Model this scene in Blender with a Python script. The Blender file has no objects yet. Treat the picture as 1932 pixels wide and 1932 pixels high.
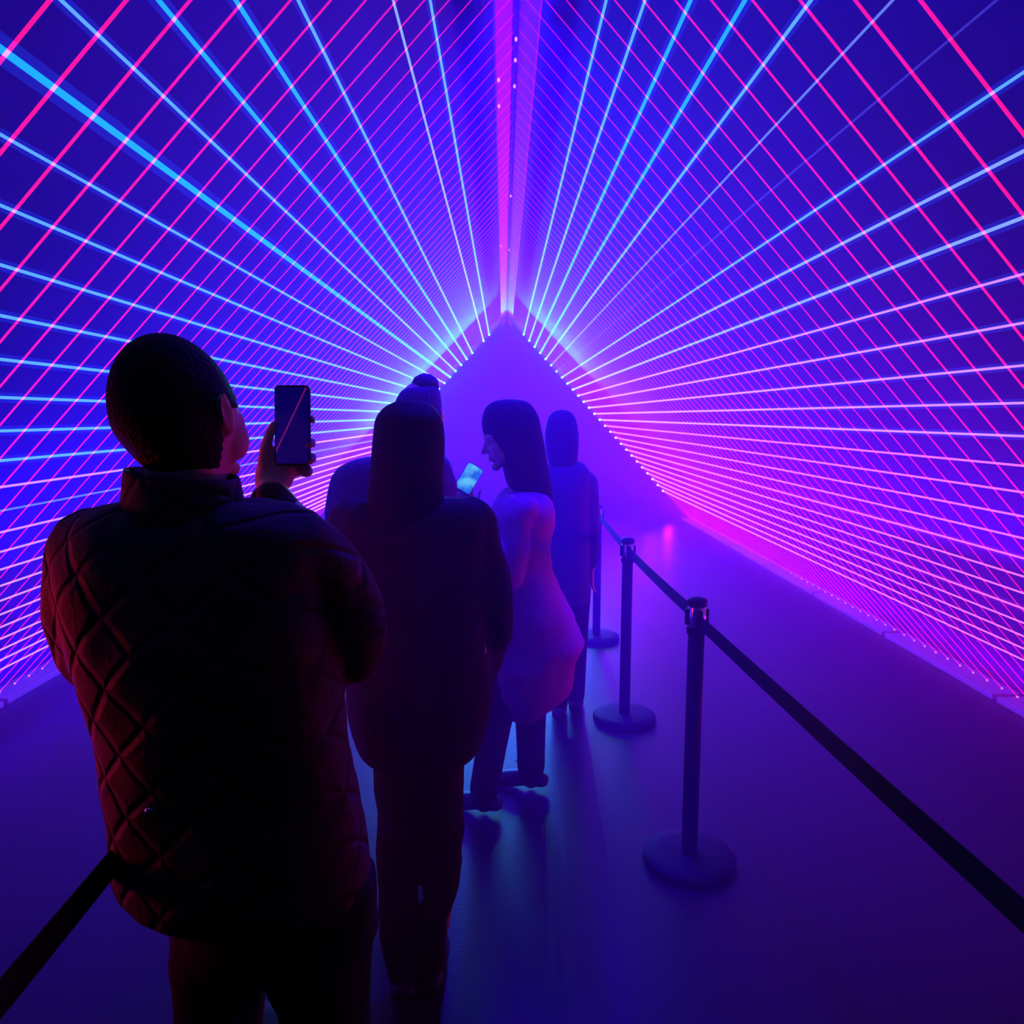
import bpy, bmesh, math, random
from mathutils import Vector, Matrix, noise
random.seed(7)
PI = math.pi
S = bpy.context.scene
COL = S.collection

# ------------------------------------------------------------------ camera
F, H = 1400.0, 1.65
VX, VY = 950.0, 785.0
d = Vector(((VX-966)/F, -(VY-966)/F, -1.0)).normalized()
p = math.atan(-d.y/d.z)
up = Vector((0, math.cos(p), math.sin(p)))
if up.y < 0: up = -up
rt = d.cross(up)
R = Matrix((rt, d, up))            # world = R @ camera space
cam = bpy.data.cameras.new('camera'); co = bpy.data.objects.new('camera', cam); COL.objects.link(co)
co.matrix_world = Matrix.Translation((0, 0, H)) @ R.to_4x4()
cam.sensor_width = 36; cam.lens = 36*F/1932; cam.clip_start = .02
S.camera = co

def at(x, y, Y):
    """point of the place seen at photo pixel x, y at distance Y down the tunnel"""
    r = R @ Vector(((x-966)/F, -(y-966)/F, -1.0))
    return r*(Y/r.y) + Vector((0, 0, H))
def on_floor(x, y, Z=0):
    r = R @ Vector(((x-966)/F, -(y-966)/F, -1.0))
    return r*((Z-H)/r.z) + Vector((0, 0, H))

# ------------------------------------------------------------------ world and exposure
W = bpy.data.worlds.new('world'); S.world = W; W.use_nodes = True
W.node_tree.nodes['Background'].inputs[0].default_value = (.02, 0, .05, 1)
W.node_tree.nodes['Background'].inputs[1].default_value = .05
S.view_settings.view_transform = 'Standard'; S.view_settings.look = 'None'
S.view_settings.exposure = 0; S.view_settings.gamma = 1
S.view_settings.use_curve_mapping = False
S.cycles.transparent_max_bounces = 96
S.cycles.max_bounces = 3; S.cycles.diffuse_bounces = 2; S.cycles.glossy_bounces = 2; S.cycles.volume_bounces = 0
S.cycles.use_denoising = True; S.cycles.use_light_tree = False
S.cycles.use_adaptive_sampling = True; S.cycles.adaptive_threshold = .03; S.cycles.adaptive_min_samples = 16

Y_END = 11.9          # where the long beams land
RX, RZ = .055, 3.22   # ridge
FX, FZ = 2.95, .05    # feet of the cross beams
def slope_pt(side, t):
    """t 0 at the foot, 1 at the ridge of the beam slope"""
    return side*FX*(1-t)+RX*t, FZ*(1-t)+RZ*t

def light(name, kind, loc, energy, color, rot=None, **k):
    l = bpy.data.lights.new(name, kind); l.energy = energy; l.color = color
    for a, b in k.items(): setattr(l, a, b)
    o = bpy.data.objects.new(name, l); COL.objects.link(o); o.location = loc
    if rot: o.rotation_euler = rot
    return o
# blue wash filling the end of the tunnel
light('blue_wash', 'AREA', (0.05, 12.9, 1.75), 2600, (.02, 0, 1), (-PI/2, 0, 0), shape='RECTANGLE', size=4.6, size_y=2.6)
light('end_wall_fill', 'AREA', (0.05, 12.6, 1.75), 300, (.03, 0, 1), (PI/2, 0, 0), shape='RECTANGLE', size=4.6, size_y=2.6)  # unseen lamp added to turn the end wall violet
light('ridge_fill', 'AREA', (RX, 6.3, RZ-.06), 680, (.015, 0, 1), (0, 0, 0), shape='RECTANGLE', size=.08, size_y=7.6, spread=math.radians(110))  # unseen strip lamp added under the ridge to light the haze blue
# unseen lamps added for the lasers' glow: magenta on the right further in, red on both sides near the entrance
SPR = math.radians(120)
light('glow_fill', 'AREA', (2.78, 8.2, .12), 60, (1, 0, .6), (0, math.radians(145), 0), shape='RECTANGLE', size=.1, size_y=6.0, spread=SPR)
light('glow_fill', 'AREA', (2.78, 3.4, .12), 14, (1, .005, .1), (0, math.radians(135), 0), shape='RECTANGLE', size=.1, size_y=3.0, spread=SPR)
light('glow_fill', 'AREA', (-1.8, 1.5, 1.1), 2.8, (1, .01, .05), (0, math.radians(-92), 0), shape='RECTANGLE', size=.3, size_y=.8, spread=math.radians(70))  # added off the kerb to redden the man's left flank
light('glow_fill', 'AREA', (-2.75, 3.6, .25), 10, (.02, 0, 1), (0, math.radians(-100), 0), shape='RECTANGLE', size=.2, size_y=4.0)  # unseen blue lamp added for the left floor and lower wall
for s in (-1, 1):
    light('side_fill', 'AREA', (s*2.55, 6.3, .35), 240 if s < 0 else 150, (.01, 0, 1) if s < 0 else (.35, 0, .9), (0, math.radians(s*143), 0), shape='RECTANGLE', size=.12, size_y=7.0, spread=math.radians(120))  # unseen lamps added at both sides to brighten haze and upper walls
# stray light where the long beams land on the end frame: cyan at the top and left, magenta at the lower right
for s in (-1, 1):
    for i in range(9):
        t = .93 - i*.105
        x, z = slope_pt(s, t)
        if s == 1 and i >= 3: c = (1, .01, .75); e = 6
        elif s == -1 and i >= 6: c = (.8, .05, 1); e = 4
        else: c = (0, .8, 1); e = 26
        o = light('beam_end_light', 'SPOT', (x*.99, Y_END-.06, z), e*3, c, shadow_soft_size=.015, spot_size=math.radians(150), spot_blend=.8)
        o.rotation_euler = Vector((s*.6, -1, .5)).to_track_quat('-Z', 'Y').to_euler()

# ------------------------------------------------------------------ materials
def mat(name, col, rough=.8, metal=0, bump=None, spec=.3, var=0):
    m = bpy.data.materials.new(name); m.use_nodes = True
    N, L = m.node_tree.nodes, m.node_tree.links
    b = N['Principled BSDF']
    b.inputs['Base Color'].default_value = (*col, 1); b.inputs['Roughness'].default_value = rough
    b.inputs['Metallic'].default_value = metal; b.inputs['Specular IOR Level'].default_value = spec
    tc = N.new('ShaderNodeTexCoord')
    if var:
        n = N.new('ShaderNodeTexNoise'); n.inputs['Scale'].default_value = 6; n.inputs['Detail'].default_value = 6
        L.new(tc.outputs['Object'], n.inputs['Vector'])
        r = N.new('ShaderNodeMix'); r.data_type = 'RGBA'
        r.inputs[6].default_value = (*[c*(1-var) for c in col], 1); r.inputs[7].default_value = (*[c*(1+var) for c in col], 1)
        L.new(n.outputs['Fac'], r.inputs[0]); L.new(r.outputs[2], b.inputs['Base Color'])
    if bump:
        n = N.new('ShaderNodeTexNoise'); n.inputs['Scale'].default_value = bump[0]; n.inputs['Detail'].default_value = 4
        L.new(tc.outputs['Object'], n.inputs['Vector'])
        bp = N.new('ShaderNodeBump'); bp.inputs['Strength'].default_value = bump[1]; bp.inputs['Distance'].default_value = .01
        L.new(n.outputs['Fac'], bp.inputs['Height']); L.new(bp.outputs[0], b.inputs['Normal'])
    return m
def emit(name, col, s):
    m = bpy.data.materials.new(name); m.use_nodes = True
    N, L = m.node_tree.nodes, m.node_tree.links; N.remove(N['Principled BSDF'])
    e = N.new('ShaderNodeEmission'); e.inputs[0].default_value = (*col, 1); e.inputs[1].default_value = s
    L.new(e.outputs[0], N['Material Output'].inputs[0]); return m
def beam_mat(name, col, s, far=1.0, axis=None, length=12.0):
    """light scattered out of a laser beam: adds to what lies behind it, weaker away from its source"""
    m = bpy.data.materials.new(name); m.use_nodes = True
    N, L = m.node_tree.nodes, m.node_tree.links; N.remove(N['Principled BSDF'])
    e = N.new('ShaderNodeEmission'); e.inputs[0].default_value = (*col, 1); e.inputs[1].default_value = s
    if axis is not None:
        tc = N.new('ShaderNodeTexCoord'); sp = N.new('ShaderNodeSeparateXYZ'); L.new(tc.outputs['Object'], sp.inputs[0])
        mr = N.new('ShaderNodeMapRange'); L.new(sp.outputs[axis], mr.inputs[0])
        mr.inputs[1].default_value = 0; mr.inputs[2].default_value = length
        mr.inputs[3].default_value = s*far; mr.inputs[4].default_value = s
        L.new(mr.outputs[0], e.inputs[1])
    m.cycles.emission_sampling = 'NONE'     # too faint and thin to be worth aiming at
    t = N.new('ShaderNodeBsdfTransparent'); a = N.new('ShaderNodeAddShader')
    L.new(e.outputs[0], a.inputs[0]); L.new(t.outputs[0], a.inputs[1]); L.new(a.outputs[0], N['Material Output'].inputs[0])
    return m

M = {}
M['fabric_wall'] = mat('wall_fabric', (.025, .006, .32), .95, var=.15)
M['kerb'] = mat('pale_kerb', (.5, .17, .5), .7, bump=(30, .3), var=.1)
M['gap'] = mat('rubber', (.02, .02, .02), .9)
M['truss'] = mat('painted_steel', (.08, .08, .09), .5, .3)
M['ridge'] = mat('ridge_board', (.6, .04, .11), .8)  # pink of the laser light put into the board's even colour
M['post'] = mat('black_powder_coat', (.007, .006, .008), .6, 0, spec=.12)
M['chrome'] = mat('brushed_chrome', (.75, .75, .78), .16, 1)
M['belt'] = mat('belt_webbing', (.01, .01, .012), .85, bump=(400, .3))
M['skin'] = mat('skin', (.5, .27, .2), .55, bump=(60, .08))
M['hair'] = mat('black_hair', (.006, .005, .007), .7, bump=(120, .6), spec=.12)
M['dark_cloth'] = mat('dark_cloth', (.010, .009, .02), .9, bump=(60, .3))
M['trouser'] = mat('black_trousers', (.008, .008, .009), .9, bump=(40, .3))
M['shoe'] = mat('black_shoe', (.012, .012, .012), .4)
M['coat'] = mat('wool_coat', (.34, .10, .22), .95, bump=(150, .5), var=.25)
M['blue_coat'] = mat('blue_jacket', (.03, .03, .06), .8, bump=(30, .4))
M['knit'] = mat('knit_hat', (.05, .04, .08), .95, bump=(90, .9))
M['rubber_case'] = mat('phone_case', (.012, .012, .014), .5)
M['glass'] = mat('phone_glass', (.005, .005, .01), .08, spec=.6)
M['floor'] = None

# ------------------------------------------------------------------ helpers
def tag(o, label=None, cat=None, group=None, kind=None):
    for k, v in (('label', label), ('category', cat), ('group', group), ('kind', kind)):
        if v: o[k] = v
    return o
def empty(name, loc=(0, 0, 0)):
    o = bpy.data.objects.new(name, None); COL.objects.link(o); o.location = loc; o.empty_display_size = .1; return o
def build(name, bm, m, parent=None, smooth=True, origin=None):
    bmesh.ops.recalc_face_normals(bm, faces=bm.faces[:])
    me = bpy.data.meshes.new(name)
    off = Vector(origin) if origin is not None else (Vector(parent.location) if parent is not None else Vector((0, 0, 0)))
    if parent is not None and parent.parent is not None and origin is None:
        off = Vector(parent.location)+Vector(parent.parent.location)
    for v in bm.verts: v.co -= off
    bm.to_mesh(me); bm.free()
    for q in (m if isinstance(m, (list, tuple)) else [m]): me.materials.append(q)
    if smooth:
        for f in me.polygons: f.use_smooth = True
    o = bpy.data.objects.new(name, me); COL.objects.link(o)
    if parent is not None: o.parent = parent
    else: o.location = off
    return o
def box(bm, a, b, bevel=0):
    r = bmesh.ops.create_cube(bm, size=1)
    for v in r['verts']:
        v.co = Vector([(a[i]+b[i])/2 + v.co[i]*(b[i]-a[i]) for i in range(3)])
    if bevel:
        es = list({e for v in r['verts'] for e in v.link_edges})
        bmesh.ops.bevel(bm, geom=es, offset=bevel, segments=2, affect='EDGES', profile=.6)
def ring(bm, c, u, v, ra, rb, n, ex=1.0):
    out = []
    for i in range(n):
        a = 2*PI*i/n; ca, sa = math.cos(a), math.sin(a)
        ca = math.copysign(abs(ca)**ex, ca); sa = math.copysign(abs(sa)**ex, sa)
        out.append(bm.verts.new(c + u*(ra*ca) + v*(rb*sa)))
    return out
def skin(bm, rings, cap=True):
    for A, B in zip(rings, rings[1:]):
        n = len(A)
        for i in range(n): bm.faces.new((A[i], A[(i+1) % n], B[(i+1) % n], B[i]))
    if cap: bm.faces.new(rings[0]); bm.faces.new(rings[-1][::-1])
def catmull(P, k):
    out = []
    n = len(P)
    for i in range(n-1):
        a, b, c, e = P[max(i-1, 0)], P[i], P[i+1], P[min(i+2, n-1)]
        for j in range(k):
            t = j/k
            out.append(tuple(.5*((2*b[q]) + (-a[q]+c[q])*t + (2*a[q]-5*b[q]+4*c[q]-e[q])*t*t + (-a[q]+3*b[q]-3*c[q]+e[q])*t**3) for q in range(len(b))))
    out.append(tuple(P[-1])); return out
def tube(bm, pts, rads, n=12, k=3, side=None, flat=1.0, round_ends=True):
    """tapering limb through points; side gives the direction of the wide axis, flat the ratio of the other one"""
    P = catmull([(*p_, r) for p_, r in zip(pts, rads)], k) if k > 1 else [(*p_, r) for p_, r in zip(pts, rads)]
    rings = []
    V = [Vector(q[:3]) for q in P]
    for i, q in enumerate(P):
        a = V[max(i-1, 0)]; b = V[min(i+1, len(V)-1)]
        t = (b-a).normalized()
        s = Vector(side) if side is not None else (Vector((1, 0, 0)) if abs(t.x) < .8 else Vector((0, 1, 0)))
        u = (s - t*s.dot(t)).normalized(); w = t.cross(u)
        if round_ends and i == 0:
            for q2, f_ in ((.9, .45), (.5, .85)):
                rings.append(ring(bm, V[0]-t*q[3]*flat*q2, u, w, q[3]*f_, q[3]*flat*f_, n))
        rings.append(ring(bm, V[i], u, w, q[3], q[3]*flat, n))
        if round_ends and i == len(P)-1:
            for q2, f_ in ((.5, .85), (.9, .45)):
                rings.append(ring(bm, V[-1]+t*q[3]*flat*q2, u, w, q[3]*f_, q[3]*flat*f_, n))
    skin(bm, rings)
def stack(bm, rows, n=28, k=4, ex=.9, yaw=0):
    """rows of (x, y, z, rx, ry); horizontal rounded sections"""
    P = catmull(rows, k)
    u = Vector((math.cos(yaw), math.sin(yaw), 0)); w = Vector((-math.sin(yaw), math.cos(yaw), 0))
    skin(bm, [ring(bm, Vector(q[:3]), u, w, max(q[3], .004), max(q[4], .004), n, ex) for q in P])
def ball(bm, c, r, seg=16, rot=None, fn=None):
    g = bmesh.ops.create_uvsphere(bm, u_segments=seg, v_segments=max(seg*3//4, 6), radius=1)
    r = r if hasattr(r, '__len__') else (r, r, r)
    for v in g['verts']:
        q = v.co.copy()
        if fn: q = fn(q)
        q = Vector((q.x*r[0], q.y*r[1], q.z*r[2]))
        if rot is not None: q = rot @ q
        v.co = q + Vector(c)
def remesh(o, vox, smooth=4, fac=.5):
    m = o.modifiers.new('remesh', 'REMESH'); m.mode = 'VOXEL'; m.voxel_size = vox; m.use_smooth_shade = True
    if smooth:
        s = o.modifiers.new('smooth', 'SMOOTH'); s.iterations = smooth; s.factor = fac
    return o
def lathe(bm, c, prof, n=40):
    rings = []
    for r, z in prof: rings.append(ring(bm, Vector(c)+Vector((0, 0, z)), Vector((1, 0, 0)), Vector((0, 1, 0)), max(r, .0005), max(r, .0005), n))
    skin(bm, rings)

# ------------------------------------------------------------------ setting
Y0, Y1 = -2.0, 13.2
def floor_mat():
    m = bpy.data.materials.new('polished_concrete'); m.use_nodes = True
    N, L = m.node_tree.nodes, m.node_tree.links; b = N['Principled BSDF']
    tc = N.new('ShaderNodeTexCoord')
    n = N.new('ShaderNodeTexNoise'); n.inputs['Scale'].default_value = 1.3; n.inputs['Detail'].default_value = 8; n.inputs['Roughness'].default_value = .65
    L.new(tc.outputs['Object'], n.inputs['Vector'])
    cr = N.new('ShaderNodeValToRGB'); cr.color_ramp.elements[0].color = (.011, .004, .008, 1); cr.color_ramp.elements[1].color = (.02, .008, .014, 1)
    cr.color_ramp.elements[0].position = .3; cr.color_ramp.elements[1].position = .7
    L.new(n.outputs['Fac'], cr.inputs[0])
    # small dark scuffs and a trodden line of marks along the barrier
    vo = N.new('ShaderNodeTexVoronoi'); vo.inputs['Scale'].default_value = 5.5; vo.inputs['Randomness'].default_value = 1
    mp = N.new('ShaderNodeMapping'); mp.inputs['Scale'].default_value = (1, .8, 1); L.new(tc.outputs['Object'], mp.inputs[0]); L.new(mp.outputs[0], vo.inputs['Vector'])
    lt = N.new('ShaderNodeMath'); lt.operation = 'LESS_THAN'; lt.inputs[1].default_value = .085; L.new(vo.outputs['Distance'], lt.inputs[0])
    n2 = N.new('ShaderNodeTexNoise'); n2.inputs['Scale'].default_value = .9; L.new(tc.outputs['Object'], n2.inputs['Vector'])
    gt = N.new('ShaderNodeMath'); gt.operation = 'GREATER_THAN'; gt.inputs[1].default_value = .5; L.new(n2.outputs['Fac'], gt.inputs[0])
    mu = N.new('ShaderNodeMath'); mu.operation = 'MULTIPLY'; L.new(lt.outputs[0], mu.inputs[0]); L.new(gt.outputs[0], mu.inputs[1])
    mx = N.new('ShaderNodeMix'); mx.data_type = 'RGBA'; L.new(mu.outputs[0], mx.inputs[0]); L.new(cr.outputs[0], mx.inputs[6]); mx.inputs[7].default_value = (.04, .04, .045, 1)
    L.new(mx.outputs[2], b.inputs['Base Color'])
    mr = N.new('ShaderNodeMapRange'); mr.inputs[3].default_value = .28; mr.inputs[4].default_value = .45; L.new(n.outputs['Fac'], mr.inputs[0]); L.new(mr.outputs[0], b.inputs['Roughness'])
    ms = N.new('ShaderNodeMath'); ms.operation = 'MULTIPLY_ADD'; ms.inputs[1].default_value = -.22; ms.inputs[2].default_value = .25; L.new(mu.outputs[0], ms.inputs[0]); L.new(ms.outputs[0], b.inputs['Specular IOR Level'])
    n3 = N.new('ShaderNodeTexNoise'); n3.inputs['Scale'].default_value = 80; n3.inputs['Detail'].default_value = 6; L.new(tc.outputs['Object'], n3.inputs['Vector'])
    bp = N.new('ShaderNodeBump'); bp.inputs['Strength'].default_value = .12; bp.inputs['Distance'].default_value = .01
    L.new(n3.outputs['Fac'], bp.inputs['Height']); L.new(bp.outputs[0], b.inputs['Normal'])
    return m
M['floor'] = floor_mat()
bm = bmesh.new(); box(bm, (-4.2, Y0, -.1), (4.2, Y1, 0)); tag(build('floor', bm, M['floor'], smooth=False), 'smooth dark concrete floor between the two sloping laser walls', 'floor', kind='structure')

def slab_wall(name, side, label):
    """fabric wall leaning in from the floor to the ridge, a little outside the beams"""
    bm = bmesh.new(); x0, x1 = side*3.55, RX+side*.02; z1 = RZ+.42
    n = Vector((side*(z1), 0, abs(x0-x1))).normalized()*.05
    ny, nz = 120, 6
    grid = []
    for i in range(ny+1):
        y = Y0+(Y1-Y0)*i/ny; row = []
        for j in range(nz+1):
            t = j/nz; sag = .03*math.sin(y*4.8)*math.sin(t*PI)
            row.append(bm.verts.new((x0*(1-t)+x1*t - side*sag*.7, y, z1*t+sag*.7)))
        grid.append(row)
    for i in range(ny):
        for j in range(nz): bm.faces.new((grid[i][j], grid[i+1][j], grid[i+1][j+1], grid[i][j+1]))
    o = build(name, bm, M['fabric_wall'])
    s = o.modifiers.new('thickness', 'SOLIDIFY'); s.thickness = .03; s.offset = 0
    return tag(o, label, 'wall', kind='structure')
slab_wall('wall_left', -1, 'dark fabric wall leaning in behind the left laser rows')
slab_wall('wall_right', 1, 'dark fabric wall leaning in behind the right laser rows')
bm = bmesh.new(); box(bm, (-3.8, Y1, 0), (3.9, Y1+.1, 3.9)); tag(build('wall_back', bm, M['fabric_wall'], smooth=False), 'hazy violet end wall behind the triangular frame', 'wall', kind='structure')
bm = bmesh.new(); box(bm, (-3.8, Y0-.1, 0), (3.9, Y0, 3.9)); tag(build('wall_front', bm, M['gap'], smooth=False), 'black wall at the entrance end', 'wall', kind='structure')

# ridge boards
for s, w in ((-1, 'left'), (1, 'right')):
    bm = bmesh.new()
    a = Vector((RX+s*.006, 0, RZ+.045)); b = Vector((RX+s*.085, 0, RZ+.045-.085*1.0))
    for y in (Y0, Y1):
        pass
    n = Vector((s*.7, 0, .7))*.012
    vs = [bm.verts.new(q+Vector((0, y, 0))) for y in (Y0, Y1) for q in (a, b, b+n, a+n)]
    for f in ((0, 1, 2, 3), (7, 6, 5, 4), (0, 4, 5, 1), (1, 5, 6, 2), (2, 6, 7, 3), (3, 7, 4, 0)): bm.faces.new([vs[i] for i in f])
    tag(build('trim_%d' % (1 if s < 0 else 2), bm, M['ridge'], smooth=False), 'pale board running along the %s side of the ridge, laser pink painted in' % w, 'trim', kind='structure')
bm = bmesh.new(); tube(bm, [(RX-.004, Y0, RZ+.03), (RX, Y1, RZ+.03)], [.008, .008], 8, 1)
tag(build('ridge_cable', bm, M['gap']), 'thin black cable running along the ridge where the beams meet', 'cable')

# kerbs
joints = [5.4+1.28*k for k in range(-5, 6)]
def ords(n):
    w = ['zeroth', 'first', 'second', 'third', 'fourth', 'fifth', 'sixth', 'seventh', 'eighth', 'ninth', 'tenth', 'eleventh', 'twelfth', 'thirteenth',
         'fourteenth', 'fifteenth', 'sixteenth', 'seventeenth', 'eighteenth', 'nineteenth', 'twentieth']
    if n <= 20: return w[n]
    t = {2: 'twenty', 3: 'thirty'}[n//10]
    return t+'-'+w[n % 10] if n % 10 else {2: 'twentieth', 3: 'thirtieth'}[n//10]
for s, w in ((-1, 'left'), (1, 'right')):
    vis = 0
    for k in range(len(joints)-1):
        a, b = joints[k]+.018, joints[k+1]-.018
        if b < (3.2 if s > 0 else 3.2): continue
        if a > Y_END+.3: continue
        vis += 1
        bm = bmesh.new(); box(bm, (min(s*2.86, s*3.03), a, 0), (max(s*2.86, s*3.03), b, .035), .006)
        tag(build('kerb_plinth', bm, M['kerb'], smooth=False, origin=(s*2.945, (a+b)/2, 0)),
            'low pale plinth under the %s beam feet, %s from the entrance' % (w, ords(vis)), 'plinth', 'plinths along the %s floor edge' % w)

# end frame
for s, w in ((-1, 'left'), (1, 'right')):
    bm = bmesh.new()
    a = Vector((s*3.02, Y_END+.07, 0)); b = Vector((RX, Y_END+.07, RZ+.05))
    t = (b-a).normalized(); nn = Vector((0, 1, 0)).cross(t)
    rings = [ring(bm, q, nn, Vector((0, 1, 0)), .045, .045, 4) for q in (a, b)]
    skin(bm, rings)
    tag(build('portal_truss', bm, M['truss'], smooth=False, origin=a), 'dark sloping %s leg of the triangular frame where long beams end' % w, 'frame', kind='thing')

# ------------------------------------------------------------------ beams
def beam_mesh(bm, a, b, ra, rb, mi=0, n=6):
    t = (b-a).normalized(); s = Vector((0, 0, 1)) if abs(t.z) < .9 else Vector((1, 0, 0))
    u = (s-t*s.dot(t)).normalized(); w = t.cross(u)
    A, B = ring(bm, a, u, w, ra, ra, n), ring(bm, b, u, w, rb, rb, n)
    nf = len(bm.faces)
    for i in range(n):
        f = bm.faces.new((A[i], A[(i+1) % n], B[(i+1) % n], B[i])); f.material_index = mi

RED = beam_mat('red_beam', (1, .006, .09), .33, 2.6, 2, 3.2)
RED_IN = beam_mat('red_beam_far', (1, .03, .25), .30)
DOT = emit('beam_foot_spark', (1, .2, .5), 1.1)
def red_row(side, start, step, n, w):
    first = 0
    for k in range(n):
        y = start+k*step
        if y > Y_END-.1: break
        x0, z0 = slope_pt(side, 0); x1, z1 = slope_pt(side, .997)
        bm = bmesh.new()
        rr = .0018+.0019*max(0, min(1, (3.0-y)/1.5))
        beam_mesh(bm, Vector((x0, y, z0)), Vector((x1, y, z1)), rr, rr)
        first += 1
        if first <= 30: lab = '%s red cross beam on the %s slope, counted from the entrance' % (ords(first), w)
        else: lab = 'fine red cross beam among the closely packed far ones on the %s slope' % w
        o = build('red_laser_beam', bm, RED, origin=(x0, y, z0))
        tag(o, lab, 'laser beam', 'red cross beams on the %s slope' % w, 'thing')
        if 3.3 < y < 7.5:
            bm = bmesh.new(); ball(bm, (x0, y, z0), .0065, 8)
            build('beam_foot', bm, DOT, o)
red_row(1, 1.494, .135, 90, 'right')
red_row(-1, 1.37, .135, 90, 'left')

def long_mat(name, col, s): return beam_mat(name, col, s*1.7, .33, 1, 12.0)
CY = [long_mat('cyan_beam_a', (.0, .33, 1), .9), long_mat('cyan_beam_b', (.10, .40, 1), .72), long_mat('cyan_beam_c', (.25, .42, .9), .65)]
PK = [long_mat('pale_beam', (.75, .28, 1), .65), long_mat('pink_beam', (.9, .17, .8), .65)]
BL = long_mat('blue_beam', (.02, .18, 1), .8)
FA = long_mat('faint_beam', (.12, .1, 1), .18)
FB = long_mat('pale_blue_beam', (.2, .35, 1), .4)
GL_C = beam_mat('cyan_glow', (0, .05, 1), .10); GL_P = beam_mat('pink_glow', (.8, .02, .6), .06)
SP_C = emit('cyan_spark', (.25, 1, 1), 3); SP_P = emit('pink_spark', (1, .5, 1), 2.5)
def long_row(side, w, skip, look):
    cnt = 0
    for i in range(27 if side > 0 else 29):
        xo = .33+.0866*i if side > 0 else .235+.0885*i
        if i in skip: continue
        t = (FX-xo)/(FX-side*RX)
        x, z = slope_pt(side, t)
        x -= side*.012
        m, r, name, glow = look(i)
        cnt += 1
        bm = bmesh.new()
        a, b = Vector((x, .15, z)), Vector((x, Y_END, z))
        beam_mesh(bm, a, b, .0024*r, .0115*r**.5)
        if glow: beam_mesh(bm, a, b, .010*r, .03, 1)
        o = build('long_laser_beam', bm, [m, GL_C if name != 'pink' else GL_P], origin=(x, 0, z))
        tag(o, '%s long %s beam down from the ridge on the %s slope' % (ords(cnt), name, w), 'laser beam', 'long beams on the %s slope' % w, 'thing')
        bm = bmesh.new(); ball(bm, (x, Y_END-.01, z), .017, 8)
        build('beam_end_spark', bm, SP_P if name == 'pink' else SP_C, o)
def look_r(i):
    if i in (2, 3): return CY[0], 1.5, 'cyan', True
    if i < 5: return CY[1], 1.15, 'cyan', True
    if i == 5: return FB, .8, 'pale blue', False
    if i == 6: return FA, .7, 'faint blue', False
    if i == 7: return CY[1], 1.0, 'cyan', True
    if i < 10: return CY[2], 1.25, 'pale cyan', True
    if i < 15: return PK[0], .85, 'pale lilac', True
    return PK[1], .85, 'pink', i in (19, 22)
def look_l(i):
    if i == 7: return CY[0], 2.6, 'thick cyan', True
    if i in (4, 5): return CY[0], 1.5, 'cyan', True
    if i == 1: return CY[2], 1.0, 'pale cyan', False
    if i == 17: return FB, .7, 'faint blue', False
    if i < 16: return CY[1], 1.1, 'cyan', True
    return PK[0], .9, 'pale lilac', False
long_row(1, 'right', (), look_r)
long_row(-1, 'left', (2,), look_l)

# small lamps on the ridge
for k, (px, py, dx) in enumerate(((974, 47, 0), (977, 117, 0), (978, 152, 0), (930, 164, -1), (930, 210, -1), (974, 196, 0), (965, 385, 0), (942, 462, -1), (962, 480, 0))):
    Yk = 1.57*F/(VY-py)*1.02
    c = at(px, py, Yk); 
    bm = bmesh.new(); ball(bm, (0, 0, 0), (.006, .006, .009), 8)
    for v in bm.verts: v.co += Vector((RX-(.075 if dx else .0), c.y, RZ-(.05 if dx else -.005)))
    tag(build('spark', bm, emit('ridge_spark', (1, .15, .4), 3), origin=(RX, c.y, RZ)),
        '%s tiny red glint on the ridge board, counted from the top of the picture' % ords(k+1), 'glint', 'glints along the ridge')

# ------------------------------------------------------------------ barrier
def stanchion(x, y, label, group):
    t = empty('barrier_post', (x, y, 0)); tag(t, label, 'barrier post', group)
    bm = bmesh.new(); lathe(bm, (x, y, 0), [(.168, 0), (.17, .004), (.17, .026), (.166, .032), (.12, .036), (.04, .04)], 48); build('base', bm, M['post'], t)
    bm = bmesh.new(); lathe(bm, (x, y, 0), [(.029, .036), (.029, .9)], 28); build('post', bm, M['post'], t)
    bm = bmesh.new(); lathe(bm, (x, y, 0), [(.031, .875), (.035, .88), (.035, .898), (.031, .903)], 28); build('collar', bm, M['post'], t)
    bm = bmesh.new(); lathe(bm, (x, y, 0), [(.0315, .902), (.033, .906), (.033, .975), (.031, .98)], 28); h = build('head', bm, M['chrome'], t)
    for a in range(4):
        bm = bmesh.new(); dx, dy = math.cos(a*PI/2), math.sin(a*PI/2)
        box(bm, (x+dx*.034-.007-abs(dy)*.004, y+dy*.034-.007-abs(dx)*.004, .912), (x+dx*.034+.007+abs(dy)*.004, y+dy*.034+.007+abs(dx)*.004, .968), .002)
        build('belt_slot', bm, M['post'], t)
    bm = bmesh.new(); lathe(bm, (x, y, 0), [(.031, .978), (.036, .982), (.036, .996), (.032, 1.004), (.018, 1.009), (.002, 1.01)], 28); build('cap', bm, M['post'], t)
    return t
ps = [(.69, 2.575, 'black barrier post with chrome head, largest one in the picture'), (.66, 3.885, 'black barrier post standing second along the right belt line'),
      (.69, 5.37, 'black barrier post farthest down the right belt line, blue in the haze'), (.79, .3, 'black barrier post beside the camera holding the near belt end')]
for x, y, l in ps: stanchion(x, y, l, 'posts of the right barrier')
ls = [(-.66, 1.72, 'black barrier post hidden behind the man in the quilted jacket'), (-.62, .25, 'black barrier post at the entrance holding the left belt')]
for x, y, l in ls: stanchion(x, y, l, 'posts of the left barrier')
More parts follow.
